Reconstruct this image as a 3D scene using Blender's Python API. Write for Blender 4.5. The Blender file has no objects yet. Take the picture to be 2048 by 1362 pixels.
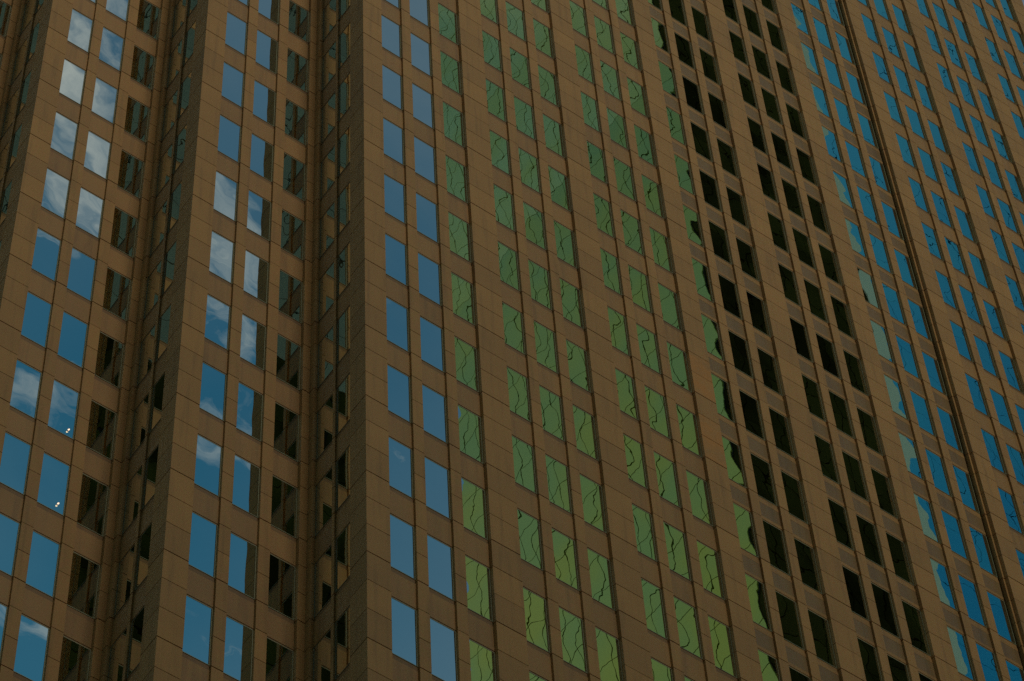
import bpy, math, random
from mathutils import Vector, Matrix
random.seed(7)
sc = bpy.context.scene
COL = sc.collection

# ------------------------------------------------------------------ camera
cd = bpy.data.cameras.new("camera")
cam = bpy.data.objects.new("camera", cd)
COL.objects.link(cam)
cam.location = (-29.7464, -43.1047, -101.4245)
cam.rotation_euler = (2.5700104, 0.0415153, -0.6227485)
cd.sensor_width = 36.0
cd.lens = 114.422
cd.clip_start = 0.1
cd.clip_end = 6000.0
sc.camera = cam

# ------------------------------------------------------------------ sky and sun
SUN = Vector((0.06, -0.87, 0.46)).normalized()
SUN_EL = math.asin(SUN.z)
SUN_AZ = math.atan2(SUN.x, SUN.y)
world = bpy.data.worlds.new("World")
sc.world = world
world.use_nodes = True
wn = world.node_tree.nodes
wl = world.node_tree.links
wn.clear()


def nd(nodes, t, **kw):
    n = nodes.new(t)
    for k, v in kw.items():
        setattr(n, k, v)
    return n


wout = nd(wn, "ShaderNodeOutputWorld")
wbg = nd(wn, "ShaderNodeBackground")
wbg.inputs["Strength"].default_value = 0.065
sky = nd(wn, "ShaderNodeTexSky")
sky.sky_type = 'NISHITA'
sky.sun_disc = False
sky.sun_elevation = SUN_EL
sky.sun_rotation = SUN_AZ
sky.air_density = 1.0
sky.dust_density = 0.6
sky.ozone_density = 2.0
wtc = nd(wn, "ShaderNodeTexCoord")
# clouds: noise on the direction projected to a flat cloud deck
wsep = nd(wn, "ShaderNodeSeparateXYZ")
wl.new(wtc.outputs["Generated"], wsep.inputs[0])
wmx = nd(wn, "ShaderNodeMath", operation='MAXIMUM')
wmx.inputs[1].default_value = 0.08
wl.new(wsep.outputs["Z"], wmx.inputs[0])
wdv = nd(wn, "ShaderNodeVectorMath", operation='DIVIDE')
wl.new(wtc.outputs["Generated"], wdv.inputs[0])
wcmb = nd(wn, "ShaderNodeCombineXYZ")
for i in range(3):
    wl.new(wmx.outputs[0], wcmb.inputs[i])
wl.new(wcmb.outputs[0], wdv.inputs[1])
wmap = nd(wn, "ShaderNodeMapping")
wmap.inputs["Location"].default_value = (5.374, 11.529, 0.0)
wmap.inputs["Rotation"].default_value = (0, 0, 0.5)
wmap.inputs["Scale"].default_value = (3.0, 5.0, 1.0)
wl.new(wdv.outputs[0], wmap.inputs["Vector"])
wno = nd(wn, "ShaderNodeTexNoise")
wno.inputs["Scale"].default_value = 2.6
wno.inputs["Detail"].default_value = 9.0
wno.inputs["Roughness"].default_value = 0.62
wno.inputs["Distortion"].default_value = 0.5
wl.new(wmap.outputs[0], wno.inputs["Vector"])
wrm = nd(wn, "ShaderNodeMapRange")
wrm.inputs["From Min"].default_value = 0.53
wrm.inputs["From Max"].default_value = 0.71
wrm.inputs["To Max"].default_value = 0.85
wl.new(wno.outputs["Fac"], wrm.inputs["Value"])
# a thin high veil in broad drifts, under the clouds
vmap = nd(wn, "ShaderNodeMapping")
vmap.name = "veil_mapping"
vmap.inputs["Location"].default_value = (-12.320114, -2.217057, 0.0)
wl.new(wdv.outputs[0], vmap.inputs["Vector"])
vno = nd(wn, "ShaderNodeTexNoise")
vno.inputs["Scale"].default_value = 1.1
vno.inputs["Detail"].default_value = 3.0
wl.new(vmap.outputs[0], vno.inputs["Vector"])
vrm = nd(wn, "ShaderNodeMapRange")
vrm.inputs["From Min"].default_value = 0.42
vrm.inputs["From Max"].default_value = 0.60
vrm.inputs["To Max"].default_value = 0.34
wl.new(vno.outputs["Fac"], vrm.inputs["Value"])
wmx2 = nd(wn, "ShaderNodeMath", operation='MAXIMUM')
wl.new(wrm.outputs[0], wmx2.inputs[0])
wl.new(vrm.outputs[0], wmx2.inputs[1])
wmix = nd(wn, "ShaderNodeMix", data_type='RGBA')
wl.new(wmx2.outputs[0], wmix.inputs[0])
wsat = nd(wn, "ShaderNodeVectorMath", operation='MULTIPLY')
wl.new(sky.outputs[0], wsat.inputs[0])
wsat.inputs[1].default_value = (0.36, 1.24, 1.40)
wl.new(wsat.outputs[0], wmix.inputs[6])
wmix.inputs[7].default_value = (11.5, 11.6, 11.8, 1)
wl.new(wmix.outputs[2], wbg.inputs["Color"])
wl.new(wbg.outputs[0], wout.inputs["Surface"])

sd = bpy.data.lights.new("sun", 'SUN')
sd.energy = 1.5
sd.angle = math.radians(16)
sd.color = (1.0, 0.88, 0.72)
sun = bpy.data.objects.new("sun", sd)
COL.objects.link(sun)
sun.rotation_euler = SUN.to_track_quat('Z', 'Y').to_euler()
sun.location = (0, -60, 120)

sc.view_settings.view_transform = 'Standard'
sc.view_settings.look = 'None'
sc.view_settings.gamma = 1.0
sc.view_settings.use_curve_mapping = False
sc.view_settings.exposure = -0.68
sc.render.engine = 'CYCLES'
sc.cycles.max_bounces = 8
sc.cycles.glossy_bounces = 6
sc.cycles.transparent_max_bounces = 8
sc.cycles.use_denoising = False
sc.cycles.sample_clamp_indirect = 3.0

# ------------------------------------------------------------------ materials


def new_mat(name):
    m = bpy.data.materials.new(name)
    m.use_nodes = True
    m.node_tree.nodes.clear()
    return m, m.node_tree.nodes, m.node_tree.links


def stone(name, col, rough=0.62, grain=0.17, vary=0.18, stain=0.0, stain_col=(0.3, 0.16, 0.05)):
    m, n, l = new_mat(name)
    out = nd(n, "ShaderNodeOutputMaterial")
    b = nd(n, "ShaderNodeBsdfPrincipled")
    b.inputs["Roughness"].default_value = rough
    b.inputs["Specular IOR Level"].default_value = 0.35
    geo = nd(n, "ShaderNodeNewGeometry")
    oi = nd(n, "ShaderNodeObjectInfo")
    add = nd(n, "ShaderNodeMath", operation='ADD')
    l.new(oi.outputs["Random"], add.inputs[0])
    l.new(geo.outputs["Random Per Island"], add.inputs[1])
    fr = nd(n, "ShaderNodeMath", operation='FRACT')
    l.new(add.outputs[0], fr.inputs[0])
    # fine crystal grain
    g = nd(n, "ShaderNodeTexNoise")
    g.inputs["Scale"].default_value = 16.0
    g.inputs["Detail"].default_value = 3.0
    g.inputs["Roughness"].default_value = 0.8
    l.new(geo.outputs["Position"], g.inputs["Vector"])
    # weather clouding
    c = nd(n, "ShaderNodeTexNoise")
    c.inputs["Scale"].default_value = 0.9
    c.inputs["Detail"].default_value = 5.0
    l.new(geo.outputs["Position"], c.inputs["Vector"])
    # value = 1 + vary*(fr-.5) + grain*(g-.5)*2 + .25*(c-.5)
    m1 = nd(n, "ShaderNodeMath", operation='MULTIPLY_ADD')
    l.new(fr.outputs[0], m1.inputs[0])
    m1.inputs[1].default_value = vary
    m1.inputs[2].default_value = 1.0 - vary / 2 - grain - 0.125
    m2 = nd(n, "ShaderNodeMath", operation='MULTIPLY_ADD')
    l.new(g.outputs["Fac"], m2.inputs[0])
    m2.inputs[1].default_value = grain * 2
    l.new(m1.outputs[0], m2.inputs[2])
    m3 = nd(n, "ShaderNodeMath", operation='MULTIPLY_ADD')
    l.new(c.outputs["Fac"], m3.inputs[0])
    m3.inputs[1].default_value = 0.25
    l.new(m2.outputs[0], m3.inputs[2])
    # hue: the grains wander between rosy and olive
    hn = nd(n, "ShaderNodeTexNoise")
    hn.inputs["Scale"].default_value = 9.0
    hn.inputs["Detail"].default_value = 2.0
    l.new(geo.outputs["Position"], hn.inputs["Vector"])
    mh = nd(n, "ShaderNodeMix", data_type='RGBA')
    r = nd(n, "ShaderNodeMapRange")
    r.inputs["From Min"].default_value = 0.3
    r.inputs["From Max"].default_value = 0.7
    l.new(hn.outputs["Fac"], r.inputs["Value"])
    l.new(r.outputs[0], mh.inputs[0])
    mh.inputs[6].default_value = (col[0] * 1.05, col[1] * 0.96, col[2] * 1.05, 1)
    mh.inputs[7].default_value = (col[0] * 0.95, col[1] * 1.04, col[2] * 0.92, 1)
    sc_ = nd(n, "ShaderNodeVectorMath", operation='SCALE')
    l.new(mh.outputs[2], sc_.inputs[0])
    l.new(m3.outputs[0], sc_.inputs["Scale"])
    last = sc_.outputs[0]
    # faint rain streaks running down the stone
    sv = nd(n, "ShaderNodeVectorMath", operation='MULTIPLY')
    l.new(geo.outputs["Position"], sv.inputs[0])
    sv.inputs[1].default_value = (5.0, 5.0, 0.28)
    st = nd(n, "ShaderNodeTexNoise")
    st.inputs["Scale"].default_value = 1.0
    st.inputs["Detail"].default_value = 3.0
    l.new(sv.outputs[0], st.inputs["Vector"])
    sr0 = nd(n, "ShaderNodeMapRange")
    sr0.inputs["From Min"].default_value = 0.52
    sr0.inputs["From Max"].default_value = 0.72
    sr0.inputs["To Min"].default_value = 1.0
    sr0.inputs["To Max"].default_value = 0.80
    l.new(st.outputs["Fac"], sr0.inputs["Value"])
    s2 = nd(n, "ShaderNodeVectorMath", operation='SCALE')
    l.new(last, s2.inputs[0])
    l.new(sr0.outputs[0], s2.inputs["Scale"])
    last = s2.outputs[0]
    if stain:
        sn = nd(n, "ShaderNodeTexNoise")
        sn.inputs["Scale"].default_value = 1.6
        sn.inputs["Detail"].default_value = 4.0
        l.new(geo.outputs["Position"], sn.inputs["Vector"])
        sr = nd(n, "ShaderNodeMapRange")
        sr.inputs["From Min"].default_value = 0.3
        sr.inputs["From Max"].default_value = 0.62
        sr.inputs["To Max"].default_value = stain
        l.new(sn.outputs["Fac"], sr.inputs["Value"])
        sm = nd(n, "ShaderNodeMix", data_type='RGBA')
        l.new(sr.outputs[0], sm.inputs[0])
        l.new(last, sm.inputs[6])
        sm.inputs[7].default_value = (*stain_col, 1)
        last = sm.outputs[2]
    l.new(last, b.inputs["Base Color"])
    l.new(b.outputs[0], out.inputs["Surface"])
    return m


def glass_mat(name, tint, see, f_hi, f_lo):
    """Coated mirror glass, not quite flat, with a little of the dark interior showing."""
    m, n, l = new_mat(name)
    out = nd(n, "ShaderNodeOutputMaterial")
    geo = nd(n, "ShaderNodeNewGeometry")
    acc = geo.outputs["Normal"]
    for scale, amp, det in ((3.4, f_hi, 0.6), (0.9, f_lo, 0.0)):
        t = nd(n, "ShaderNodeTexNoise")
        t.inputs["Scale"].default_value = scale
        t.inputs["Detail"].default_value = det
        l.new(geo.outputs["Position"], t.inputs["Vector"])
        s = nd(n, "ShaderNodeVectorMath", operation='SUBTRACT')
        l.new(t.outputs["Color"], s.inputs[0])
        s.inputs[1].default_value = (0.5, 0.5, 0.5)
        k = nd(n, "ShaderNodeVectorMath", operation='SCALE')
        k.inputs["Scale"].default_value = amp
        l.new(s.outputs[0], k.inputs[0])
        a = nd(n, "ShaderNodeVectorMath", operation='ADD')
        l.new(acc, a.inputs[0])
        l.new(k.outputs[0], a.inputs[1])
        acc = a.outputs[0]
    nm = nd(n, "ShaderNodeVectorMath", operation='NORMALIZE')
    l.new(acc, nm.inputs[0])
    g = nd(n, "ShaderNodeBsdfGlossy")
    g.inputs["Roughness"].default_value = 0.0
    g.inputs["Color"].default_value = (*tint, 1)
    l.new(nm.outputs[0], g.inputs["Normal"])
    tr = nd(n, "ShaderNodeBsdfTransparent")
    tr.inputs["Color"].default_value = (0.55, 0.62, 0.5, 1)
    mx = nd(n, "ShaderNodeMixShader")
    mx.inputs[0].default_value = see
    l.new(g.outputs[0], mx.inputs[1])
    l.new(tr.outputs[0], mx.inputs[2])
    l.new(mx.outputs[0], out.inputs["Surface"])
    return m


def plain(name, col, rough=0.5, metal=0.0, spec=0.4, noise=0.0, nscale=3.0):
    m, n, l = new_mat(name)
    out = nd(n, "ShaderNodeOutputMaterial")
    b = nd(n, "ShaderNodeBsdfPrincipled")
    b.inputs["Roughness"].default_value = rough
    b.inputs["Metallic"].default_value = metal
    b.inputs["Specular IOR Level"].default_value = spec
    if noise:
        geo = nd(n, "ShaderNodeNewGeometry")
        t = nd(n, "ShaderNodeTexNoise")
        t.inputs["Scale"].default_value = nscale
        t.inputs["Detail"].default_value = 4
        l.new(geo.outputs["Position"], t.inputs["Vector"])
        x = nd(n, "ShaderNodeMix", data_type='RGBA')
        l.new(t.outputs["Fac"], x.inputs[0])
        x.inputs[6].default_value = (*[c * (1 - noise) for c in col], 1)
        x.inputs[7].default_value = (*[c * (1 + noise) for c in col], 1)
        l.new(x.outputs[2], b.inputs["Base Color"])
    else:
        b.inputs["Base Color"].default_value = (*col, 1)
    l.new(b.outputs[0], out.inputs["Surface"])
    return m


STONE = (0.375, 0.194, 0.044)
M_stone = stone("warm_stone", STONE)
M_span = stone("spandrel_stone", (0.345, 0.178, 0.040), rough=0.55)
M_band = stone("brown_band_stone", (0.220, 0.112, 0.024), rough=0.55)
M_grey = stone("grey_granite", (0.240, 0.138, 0.046), rough=0.4, vary=0.1)
M_stain = stone("orange_stained_stone", STONE, stain=1.0, stain_col=(0.46, 0.20, 0.03))
M_glass = glass_mat("mirror_glass", (0.80, 0.88, 0.78), 0.08, 0.0014, 0.0070)
M_frame = plain("olive_metal_frame", (0.22, 0.225, 0.13), 0.45, 0.4)
M_core = plain("dark_core", (0.015, 0.014, 0.011), 0.9)

# ------------------------------------------------------------------ mesh helpers
H = 3.8          # storey height, floor joint n lies at z = -n * H
N_TOP, N_BOT = -16, 26
BOXF = [(0, 3, 2, 1), (4, 5, 6, 7), (0, 1, 5, 4), (1, 2, 6, 5), (2, 3, 7, 6), (3, 0, 4, 7)]


def boxv(x0, x1, y0, y1, z0, z1):
    return [(x0, y0, z0), (x1, y0, z0), (x1, y1, z0), (x0, y1, z0),
            (x0, y0, z1), (x1, y0, z1), (x1, y1, z1), (x0, y1, z1)]


def join_boxes(bs):
    v, f = [], []
    for b in bs:
        k = len(v)
        v += boxv(*b)
        f += [tuple(i + k for i in q) for q in BOXF]
    return v, f


def prism(poly, z0, z1):
    k = len(poly)
    v = [(x, y, z0) for x, y in poly] + [(x, y, z1) for x, y in poly]
    f = [tuple(range(k - 1, -1, -1)), tuple(range(k, 2 * k))]
    f += [(i, (i + 1) % k, k + (i + 1) % k, k + i) for i in range(k)]
    return v, f


def mk_mesh(name, v, f, mats, mi=None):
    me = bpy.data.meshes.new(name)
    me.from_pydata(v, [], f)
    for m in mats:
        me.materials.append(m)
    if mi:
        me.polygons.foreach_set("material_index", mi)
    me.update()
    return me


def link(name, me, parent=None, loc=(0, 0, 0), rot=None):
    o = bpy.data.objects.new(name, me)
    COL.objects.link(o)
    if parent:
        o.parent = parent
    o.location = loc
    if rot:
        o.rotation_euler = rot
    return o


def empty(name, loc, label=None, cat=None, group=None):
    o = bpy.data.objects.new(name, None)
    COL.objects.link(o)
    o.location = loc
    if label:
        o["label"] = label
        o["category"] = cat
    if group:
        o["group"] = group
    return o


# how large a point's neighbourhood shows in the photograph, to choose which pieces stand alone
_F = cd.lens / 36.0 * 2048
_R = cam.rotation_euler.to_matrix()
_RT = _R.transposed()


def project(p):
    c = _RT @ (Vector(p) - cam.location)
    if c.z > -1:
        return None
    return (1024 + _F * c.x / -c.z, 681 - _F * c.y / -c.z)


def shown(corners):
    ps = [project(c) for c in corners]
    if any(p is None for p in ps):
        return 0.0
    a = 0.0
    for (x0, y0), (x1, y1) in zip(ps, ps[1:] + ps[:1]):
        a += x0 * y1 - x1 * y0
    a = abs(a) / 2
    xs = [p[0] for p in ps]
    ys = [p[1] for p in ps]
    ix = max(0, min(2048, max(xs)) - max(0, min(xs))) / max(1e-6, max(xs) - min(xs))
    iy = max(0, min(1362, max(ys)) - max(0, min(ys))) / max(1e-6, max(ys) - min(ys))
    return a * ix * iy


# ------------------------------------------------------------------ the tower's facade, in plan
# a face is: origin (x, y) of its outer plane, axis 'x' (runs +x, depth +y) or 'y' (runs +y, depth +x)
PIER_D = 0.30
MUL_D, SPAN_D, GLASS_D = 0.05, 0.14, 0.139
pieces = []        # dicts: kind, key, builder, loc, area


def fbox(axis, u0, u1, d0, d1, z0, z1):
    return (u0, u1, d0, d1, z0, z1) if axis == 'x' else (d0, d1, u0, u1, z0, z1)


def fpt(o, axis, u, d, z):
    return (o[0] + u, o[1] + d, z) if axis == 'x' else (o[0] + d, o[1] + u, z)


JT, JF = 0.024, 0.042      # thin joint, floor joint


def add_piece(kind, key, build, loc, corners, mat):
    pieces.append(dict(kind=kind, key=key, build=build, loc=loc, area=shown(corners), mat=mat))


def strip_panels(kind, o, axis, u0, u1, d0, d1, mat, skip=None):
    """three stone panels to the storey, with an open joint below each"""
    for n in range(N_TOP, N_BOT + 1):
        for k in range(3):
            zb = -n * H + k * H / 3 + (JF / 2 if k == 0 else JT / 2)
            zt = -n * H + (k + 1) * H / 3 - (JF / 2 if k == 2 else JT / 2)
            w, h = u1 - u0, zt - zb
            key = (kind, axis, round(w, 3), round(d1 - d0, 3), k)
            mm = mat
            if kind == "pier_panel" and abs(o[0] + u0 - 13.327) < 0.02 and axis == 'x' and n in (3, 4) and k < 2:
                mm = M_stain
            loc = fpt(o, axis, u0, d0, zb)
            cs = [fpt(o, axis, u0, d0, zb), fpt(o, axis, u1, d0, zb), fpt(o, axis, u1, d0, zt), fpt(o, axis, u0, d0, zt)]
            dj = random.uniform(-0.0025, 0.0025)
            loc = (loc[0] + (dj if axis == 'y' else 0), loc[1] + (dj if axis == 'x' else 0), loc[2])
            add_piece(kind, key, (lambda a=axis, w=w, h=h, dd=d1 - d0: join_boxes([fbox(a, 0, w, 0, dd, 0, h)])), loc, cs, mm)


def window_col(o, axis, u0, u1, grey=False):
    w = u1 - u0
    g = 0.003
    for n in range(N_TOP, N_BOT + 1):
        z0 = -n * H
        # spandrel: face slab, sill upstand behind and above it (floor n is the joint below the window above)
        zb, zt = z0 - 1.20, z0 - 0.105
        loc = fpt(o, axis, u0 + g, SPAN_D, zb)
        cs = [fpt(o, axis, u0, SPAN_D, zb), fpt(o, axis, u1, SPAN_D, zb), fpt(o, axis, u1, SPAN_D, zt + .2), fpt(o, axis, u0, SPAN_D, zt + .2)]
        hh = zt - zb
        ww = w - 2 * g
        if grey:
            bl = (lambda a=axis, ww=ww, hh=hh: join_boxes([
                fbox(a, 0, ww, 0, 0.0125, 0, 0.17), fbox(a, 0, ww, 0, 0.0125, hh - 0.145, hh),
                fbox(a, 0, ww, 0.014, 0.13, -0.064, hh + 0.20)]))
        else:
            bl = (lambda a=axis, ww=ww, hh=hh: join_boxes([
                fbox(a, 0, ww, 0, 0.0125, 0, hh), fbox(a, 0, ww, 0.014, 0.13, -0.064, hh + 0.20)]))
        add_piece("spandrel_panel", ("sp", axis, round(ww, 3), grey), bl, loc, cs, M_span)
        pieces[-1]["grey"] = (axis, ww, hh) if grey else None
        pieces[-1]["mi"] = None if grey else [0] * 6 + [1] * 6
        # window
        wz0, wz1 = z0 + 0.097, z0 + 2.534
        loc = fpt(o, axis, u0 + 0.004, GLASS_D, wz0)
        cs = [fpt(o, axis, u0, GLASS_D, wz0), fpt(o, axis, u1, GLASS_D, wz0), fpt(o, axis, u1, GLASS_D, wz1), fpt(o, axis, u0, GLASS_D, wz1)]
        add_piece("window", ("win", axis, round(w - .008, 3)), (axis, w - .008, wz1 - wz0), loc, cs, M_frame)


def window_group(o, axis, u0, grey=False, end=False):
    """three windows and two mullions, 3.51 wide, starting at u0"""
    ww, mw = 0.92, 0.375
    u = u0
    for k in range(3):
        window_col(o, axis, u, u + ww, grey)
        u += ww
        if k < 2:
            strip_panels("mullion_panel", o, axis, u, u + mw, MUL_D, PIER_D, M_stone)
            u += mw
    return u


def corner_stack(o):
    """L-shaped stones wrapping a convex corner, short arm along x 0.79, along y 0.81"""
    a, b, t = 0.79, 0.81, PIER_D
    poly = [(0, 0), (a, 0), (a, t), (t, t), (t, b), (0, b)]
    for n in range(N_TOP, N_BOT + 1):
        for k in range(3):
            zb = -n * H + k * H / 3 + (JF / 2 if k == 0 else JT / 2)
            zt = -n * H + (k + 1) * H / 3 - (JF / 2 if k == 2 else JT / 2)
            loc = (o[0], o[1], zb)
            cs = [(o[0], o[1] + b, zb), (o[0], o[1], zb), (o[0] + a, o[1], zb), (o[0] + a, o[1], zt), (o[0], o[1], zt), (o[0], o[1] + b, zt)]
            add_piece("corner_panel", ("corner", k), (lambda h=zt - zb: prism(poly, 0, h)), loc, cs, M_stone)


W, R = 4.56, 2.996
corners = [(-i * W, i * R) for i in range(5)]
X_END = 41.53
YB = 0.163
# stepped bays on the left: bay i has its convex corner at corners[i]
for i, o in enumerate(corners):
    corner_stack(o)
    if i > 0:
        u = window_group(o, 'x', 0.79)
        strip_panels("pier_panel", o, 'x', u, W + PIER_D, 0.0, PIER_D, M_stone)
    # return face, running back from the corner
    window_col(o, 'y', 0.81, 1.71)
    strip_panels("mullion_panel", o, 'y', 1.71, 1.845, 0.08, PIER_D, M_stone)
    window_col(o, 'y', 1.845, 2.77)
    strip_panels("pier_panel", o, 'y', 2.77, R - 0.004, 0.0, PIER_D, M_stone)
# long face, section A
A0 = (0.0, 0.0)
window_group(A0, 'x', 0.79)
strip_panels("pier_panel", A0, 'x', 4.302, 5.335, 0, PIER_D, M_stone)
window_group(A0, 'x', 5.330)
strip_panels("pier_panel", A0, 'x', 8.838, 9.862, 0, PIER_D, M_stone)
window_group(A0, 'x', 9.822 + 0.0)
strip_panels("pier_panel", A0, 'x', 13.327, 14.225, 0, PIER_D + YB, M_stone)
# section B, set back a hand's breadth, with grey spandrels
B0 = (0.0, YB)
window_group(B0, 'x', 14.350, grey=True)
strip_panels("mullion_panel", B0, 'x', 14.228, 14.350, 0.0, PIER_D, M_stone)
strip_panels("pier_panel", B0, 'x', 17.860, 18.895, 0, PIER_D, M_stone)
window_group(B0, 'x', 18.882, grey=True)
strip_panels("pier_panel", B0, 'x', 22.388, 23.355, 0, PIER_D, M_stone)
window_group(B0, 'x', 23.375, grey=True)
strip_panels("mullion_panel", B0, 'x', 26.885 + 0.09, 27.066, 0.0, PIER_D, M_stone)
# section C, flush with A again
strip_panels("pier_panel", A0, 'x', 27.069, 27.920, 0, PIER_D + YB, M_stone)
window_group(A0, 'x', 27.930)
strip_panels("pier_panel", A0, 'x', 31.440, 32.470, 0, PIER_D, M_stone)
window_group(A0, 'x', 32.465)
strip_panels("pier_panel", A0, 'x', 35.975, 37.045, 0, PIER_D, M_stone)
window_group(A0, 'x', 37.040)
strip_panels("pier_panel", A0, 'x', 40.550, X_END, 0, PIER_D, M_stone)

# ------------------------------------------------------------------ build the tower
Z_GROUND = -103.0
tower = empty("office_tower", (20, 12, Z_GROUND), "tall brown stone office tower with stepped corner bays and mirrored windows", "building")
T0 = Vector(tower.location)

# the dark structure behind the cladding
back = 0.34
poly = [(c, d) for c, d in []]
pl = []
for i in range(len(corners) - 1, -1, -1):
    cx, cy = corners[i]
    pl.append((cx + back, cy + (R + back if i == len(corners) - 1 else R + back)))
    pl.append((cx + back, cy + back))
pl += [(14.3, back), (14.3, back + YB), (27.0, back + YB), (27.0, back), (X_END - .21, back), (X_END - .21, 34.0), (pl[0][0], 34.0)]
zt, zb = (-N_TOP + 1) * H, Z_GROUND
v, f = prism(pl, zb - T0.z, zt - T0.z)
v = [(x - T0.x, y - T0.y, z) for x, y, z in v]
link("wall", mk_mesh("wall", v, f, [M_core]), tower)
v, f = prism([(X_END - .2, 0.345), (X_END, 0.345), (X_END, 34), (X_END - .2, 34)], zb - T0.z, zt - T0.z)
v = [(x - T0.x, y - T0.y, z) for x, y, z in v]
link("end_wall", mk_mesh("end_wall", v, f, [M_stone]), tower)
v, f = prism([(x, y) for x, y in pl], zt + 0.01 - T0.z, zt + 0.9 - T0.z)
v = [(x - T0.x, y - T0.y, z) for x, y, z in v]
link("parapet", mk_mesh("parapet", v, f, [M_stone]), tower)

FR = 0.026          # frame width


def win_frame(axis, w, h):
    return join_boxes([fbox(axis, 0, FR, 0, 0.06, 0, h), fbox(axis, w - FR, w, 0, 0.06, 0, h),
                       fbox(axis, FR, w - FR, 0, 0.06, 0, FR), fbox(axis, FR, w - FR, 0, 0.06, h - FR, h)])


def win_pane(axis, w, h):
    # centred on the pane's own middle so that it can lean a hair
    a, b = w / 2 - FR + 0.004, h / 2 - FR + 0.004
    return join_boxes([fbox(axis, -a, a, -0.004, 0.004, -b, b)])


cache = {}


def cmesh(key, build, mats, mi=None):
    if key not in cache:
        v, f = build()
        cache[key] = mk_mesh(key[0], v, f, mats, mi)
    return cache[key]


def lean():
    return Matrix.Rotation(random.gauss(0, 0.0016), 3, 'Z') @ Matrix.Rotation(random.gauss(0, 0.0008), 3, 'X')


by = {}
for p in pieces:
    by.setdefault(p["kind"], []).append(p)
LIMIT = 298
for kind, ps in by.items():
    ps.sort(key=lambda p: -p["area"])
    solo = [p for p in ps[:LIMIT] if p["area"] > 0]
    rest = ps[len(solo):]
    for p in solo:
        loc = Vector(p["loc"]) - T0
        if kind == "window":
            axis, w, h = p["build"]
            fr = link("window", cmesh(("window_frame",) + p["key"], lambda: win_frame(axis, w, h), [M_frame]), tower, loc)
            c = fbox(axis, w / 2, w / 2, 0.008, 0.008, h / 2, h / 2)
            pn = link("pane", cmesh(("pane",) + p["key"], lambda: win_pane(axis, w, h), [M_glass]), fr, (c[0], c[2], c[4]), lean().to_euler())
        else:
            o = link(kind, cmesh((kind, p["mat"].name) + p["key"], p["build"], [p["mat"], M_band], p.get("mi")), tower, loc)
            if p["mat"] is M_stain:
                o["label"] = "orange stained stone panel"
            if p.get("grey"):
                axis, ww, hh = p["grey"]
                link("grey_panel", cmesh(("grey_panel", axis, round(ww, 3)), lambda: join_boxes(
                    [fbox(axis, 0.002, ww - 0.002, 0.003, 0.012, 0.174, hh - 0.149)]), [M_grey]), o)
    if rest:
        V, F, MI = [], [], []
        mats = [M_frame, M_glass] if kind == "window" else [M_stone if kind != "spandrel_panel" else M_span, M_grey, M_band]

        def push(v, f, off, mi):
            k = len(V)
            V.extend((a + off[0], b + off[1], c + off[2]) for a, b, c in v)
            F.extend(tuple(i + k for i in q) for q in f)
            MI.extend([mi] * len(f))
        for p in rest:
            loc = Vector(p["loc"]) - T0
            if kind == "window":
                axis, w, h = p["build"]
                v, f = win_frame(axis, w, h)
                push(v, f, loc, 0)
                c = fbox(axis, w / 2, w / 2, 0.008, 0.008, h / 2, h / 2)
                v, f = win_pane(axis, w, h)
                L = lean()
                push([tuple(L @ Vector(q)) for q in v], f, loc + Vector((c[0], c[2], c[4])), 1)
            else:
                v, f = p["build"]()
                push(v, f, loc, 0)
                if p.get("mi"):
                    MI[-6:] = [2] * 6
                if p.get("grey"):
                    axis, ww, hh = p["grey"]
                    v, f = join_boxes([fbox(axis, 0.002, ww - 0.002, 0.003, 0.012, 0.174, hh - 0.149)])
                    push(v, f, loc, 1)
        nm = {"window": "window_field", "pier_panel": "pier_cladding", "mullion_panel": "mullion_cladding",
              "spandrel_panel": "spandrel_cladding", "corner_panel": "corner_cladding"}[kind]
        o = link(nm, mk_mesh(nm, V, F, mats, MI), tower)
        o["kind"] = "stuff"
    print(kind, len(ps), len(solo), sum(1 for p in ps if p["area"] > 0), solo[-1]["area"] if solo else None)

# ------------------------------------------------------------------ ground
M_ground = plain("pale_paving", (0.30, 0.27, 0.23), 0.85, noise=0.2, nscale=0.4)
v = [(-900, -900, 0), (900, -900, 0), (900, 900, 0), (-900, 900, 0)]
g = link("ground", mk_mesh("ground", v, [(0, 1, 2, 3)], [M_ground]), None, (0, 0, Z_GROUND - 0.02))
g["kind"] = "structure"

# ------------------------------------------------------------------ towers across the street, seen in the windows


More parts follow.
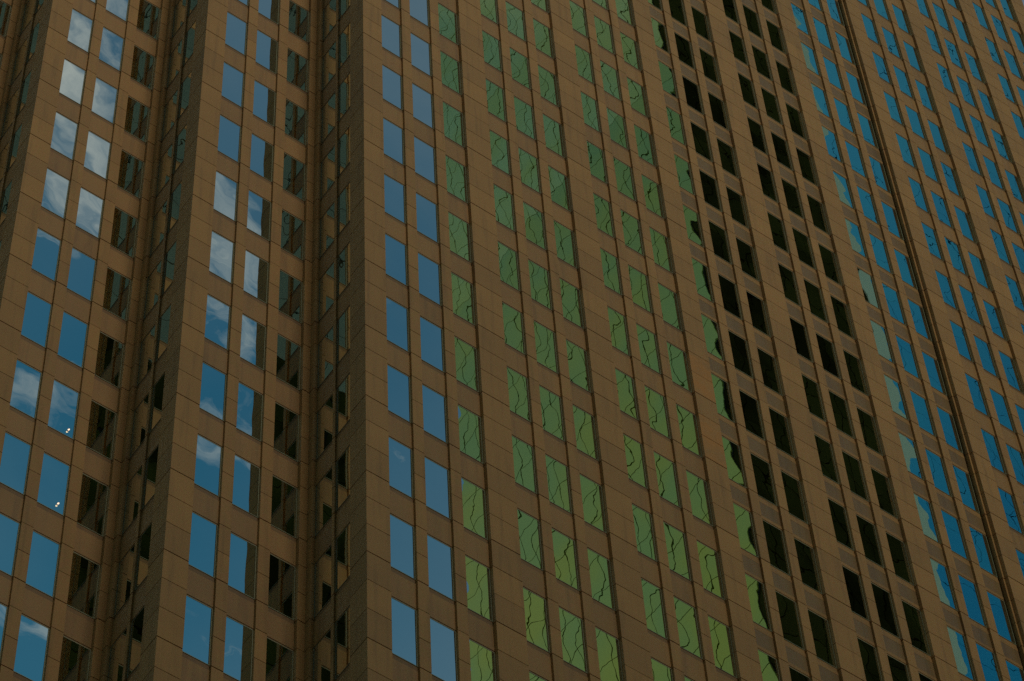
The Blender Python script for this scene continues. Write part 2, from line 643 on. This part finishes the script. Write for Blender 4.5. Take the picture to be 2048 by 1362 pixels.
def curtain_mat(name, ca, cb, rough, metal, spec=0.5):
    m, n, l = new_mat(name)
    out = nd(n, "ShaderNodeOutputMaterial")
    b = nd(n, "ShaderNodeBsdfPrincipled")
    b.inputs["Roughness"].default_value = rough
    b.inputs["Metallic"].default_value = metal
    b.inputs["Specular IOR Level"].default_value = spec
    geo = nd(n, "ShaderNodeNewGeometry")
    t = nd(n, "ShaderNodeTexNoise")
    t.inputs["Scale"].default_value = 0.10
    t.inputs["Detail"].default_value = 2.0
    l.new(geo.outputs["Position"], t.inputs["Vector"])
    r = nd(n, "ShaderNodeMapRange")
    r.inputs["From Min"].default_value = 0.36
    r.inputs["From Max"].default_value = 0.64
    l.new(t.outputs["Fac"], r.inputs["Value"])
    a = nd(n, "ShaderNodeMath", operation='MULTIPLY_ADD')
    l.new(geo.outputs["Random Per Island"], a.inputs[0])
    a.inputs[1].default_value = 0.35
    a.use_clamp = True
    ad = nd(n, "ShaderNodeMath", operation='SUBTRACT')
    l.new(r.outputs[0], ad.inputs[0])
    ad.inputs[1].default_value = 0.17
    l.new(ad.outputs[0], a.inputs[2])
    x = nd(n, "ShaderNodeMix", data_type='RGBA')
    l.new(a.outputs[0], x.inputs[0])
    x.inputs[6].default_value = (*ca, 1)
    x.inputs[7].default_value = (*cb, 1)
    l.new(x.outputs[2], b.inputs["Base Color"])
    l.new(b.outputs[0], out.inputs["Surface"])
    return m


def curtain_panels(x0, x1, y0, y1, z0, z1, faces, pw, ph, gap, proud=0.12):
    """glass panels standing off a core box on the chosen faces ('w','n','s','e')"""
    bs = []
    nz = int((z1 - z0) / ph)
    for fc in faces:
        a0, a1 = (y0, y1) if fc in 'we' else (x0, x1)
        nu = max(1, round((a1 - a0) / pw))
        st = (a1 - a0) / nu
        for i in range(nu):
            u0, u1 = a0 + i * st + gap / 2, a0 + (i + 1) * st - gap / 2
            for k in range(nz):
                q0, q1 = z0 + k * ph + gap / 2, z0 + (k + 1) * ph - gap / 2
                if fc == 'w':
                    bs.append((x0 - proud, x0 - 0.005, u0, u1, q0, q1))
                elif fc == 'e':
                    bs.append((x1 + 0.005, x1 + proud, u0, u1, q0, q1))
                elif fc == 'n':
                    bs.append((u0, u1, y1 + 0.005, y1 + proud, q0, q1))
                else:
                    bs.append((u0, u1, y0 - proud, y0 - 0.005, q0, q1))
    return join_boxes(bs)


def off(v, o):
    return [(a - o[0], b - o[1], c - o[2]) for a, b, c in v]


M_green_dim = curtain_mat("dimmed_olive_green_glass", (0.60, 0.72, 0.14), (0.82, 0.76, 0.07), 0.14, 0.7)
M_yellow_lit = curtain_mat("brightened_yellow_green_glass", (0.98, 0.98, 0.26), (1.0, 0.90, 0.12), 0.14, 0.7)
M_dkgrn = curtain_mat("dark_and_shaded_glass", (0.022, 0.016, 0.004), (0.070, 0.056, 0.012), 0.5, 0.0, 0.0)
M_blue = curtain_mat("blue_mirror_glass", (0.03, 0.74, 1.0), (0.05, 0.82, 1.0), 0.28, 1.0)
M_pale = plain("pale_green_trim", (0.95, 0.90, 0.58), 0.6)

zg = Z_GROUND
o = (67.8, -59, zg)
gt = empty("green_tower", o, "green and yellow curtain wall tower mirrored in the middle windows", "building")
gx0, gx1, gy0, gy1, gz1 = 60.0, 75.6, -73.9, -43.0, 230.0
v, f = join_boxes([(gx0, gx1, gy0, gy1, zg, gz1)])
link("wall", mk_mesh("wall", off(v, o), f, [M_core]), gt)
zs = zg + 4 + 3.9 * 59  # reflected brightness put into the glass colours: brighter above, dimmer below
for za, zb_, nm_, mm_ in ((zg + 4, zs, "dimmed_olive_glazing", M_green_dim), (zs, gz1, "brightened_glazing", M_yellow_lit)):
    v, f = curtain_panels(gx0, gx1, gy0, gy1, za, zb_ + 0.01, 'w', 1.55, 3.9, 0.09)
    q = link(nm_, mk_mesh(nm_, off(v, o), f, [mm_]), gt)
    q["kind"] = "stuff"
v, f = curtain_panels(gx0, gx1, gy0, gy1, zg + 4, gz1, 'n', 1.5, 3.9, 0.11)
q = link("shaded_glazing", mk_mesh("shaded_glazing", off(v, o), f, [M_dkgrn]), gt)  # the north face's shade is put into its dark glass colour
q["kind"] = "stuff"
v, f = join_boxes([(gx1 + 0.003, gx1 + 1.5, gy1 - 3, gy1 + 0.2, zg, gz1)])
link("corner_trim", mk_mesh("corner_trim", off(v, o), f, [M_pale]), gt)

o = (122, -70, zg)
bt = empty("blue_tower", o, "blue mirrored glass tower reflected in the right hand windows", "building")
bx0, bx1, by0, by1, bz1 = 84.0, 160.0, -92.0, -50.0, 230.0
v, f = join_boxes([(bx0, bx1, by0, by1, zg, bz1)])
link("wall", mk_mesh("wall", off(v, o), f, [M_core]), bt)
v, f = curtain_panels(bx0, bx1, by0, by1, zg + 4, bz1, 'n', 3.0, 7.8, 0.06)
q = link("blue_glazing", mk_mesh("blue_glazing", off(v, o), f, [M_blue]), bt)
q["kind"] = "stuff"

o = (-54, -80, zg)
pt = empty("pale_tower", o, "pale tower with dark lower floors mirrored in the recessed bay windows", "building")
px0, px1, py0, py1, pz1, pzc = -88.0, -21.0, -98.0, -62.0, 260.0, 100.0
v, f = join_boxes([(px0, px1, py0, py1, zg, pz1)])
link("wall", mk_mesh("wall", off(v, o), f, [M_core]), pt)
M_palegrn = curtain_mat("pale_green_cladding", (0.30, 0.25, 0.16), (0.40, 0.33, 0.21), 0.5, 0.0)
v, f = curtain_panels(px0, px1, py0, py1, pzc, pz1, 'n', 3.2, 3.9, 0.12)
q = link("pale_panels", mk_mesh("pale_panels", off(v, o), f, [M_palegrn]), pt)
q["kind"] = "stuff"
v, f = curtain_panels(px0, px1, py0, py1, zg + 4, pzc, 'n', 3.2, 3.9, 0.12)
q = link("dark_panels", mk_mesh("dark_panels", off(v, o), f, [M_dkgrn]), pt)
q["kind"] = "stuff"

# unseen slab block added to the south, blocking low sun from the lower storeys
o = (25, -295, zg)
sb = empty("sun_blocker", o, "unseen slab block added to shade the lower storeys", "building")
v, f = join_boxes([(-110, 160, -310, -280, zg, 112)])
link("wall", mk_mesh("wall", off(v, o), f, [M_core]), sb)
v, f = curtain_panels(-110, 160, -310, -280, zg + 4, 112, 'n', 6.0, 3.9, 0.6)
q = link("blocker_panels", mk_mesh("blocker_panels", off(v, o), f, [M_palegrn]), sb)
q["kind"] = "stuff"

# ------------------------------------------------------------------ two small lit lamps at a left-hand window column
M_lamp, ln, ll = new_mat("lamp_glow")
lo = nd(ln, "ShaderNodeOutputMaterial")
le = nd(ln, "ShaderNodeEmission")
le.inputs["Color"].default_value = (1.0, 0.74, 0.52, 1)
le.inputs["Strength"].default_value = 2.2
ll.new(le.outputs[0], lo.inputs["Surface"])
Y_PANE = 2 * R + GLASS_D + 0.004
for k, (lx, lz) in enumerate(((-6.330, -22.40), (-6.360, -26.13))):
    t = empty("window_lamp", (lx, Y_PANE, lz), ["small lit lamp on the higher of two neighbouring teal panes, far left bay",
                                                 "small lit lamp on the lower of two neighbouring teal panes, far left bay"][k],
              "lamp", "lit lamps on the left bay windows")
    ring = []
    for r_, z_ in ((0.008, 0.055), (0.024, 0.025), (0.030, -0.015), (0.016, -0.055)):
        ring.append([(r_ * math.cos(a * math.pi / 5) + 0.35 * z_, -0.045 + 0.4 * r_ * math.sin(a * math.pi / 5), z_) for a in range(10)])
    v = [p for rr in ring for p in rr]
    f = [(i * 10 + a, (i + 1) * 10 + a, (i + 1) * 10 + (a + 1) % 10, i * 10 + (a + 1) % 10) for i in range(3) for a in range(10)]
    f += [tuple(range(10)), tuple(range(39, 29, -1))]
    link("bulb", mk_mesh("bulb", v, f, [M_lamp]), t)
    v, f = join_boxes([(-0.012, 0.012, -0.03, -0.002, -0.02, 0.02)])
    link("bracket", mk_mesh("bracket", v, f, [M_frame]), t)
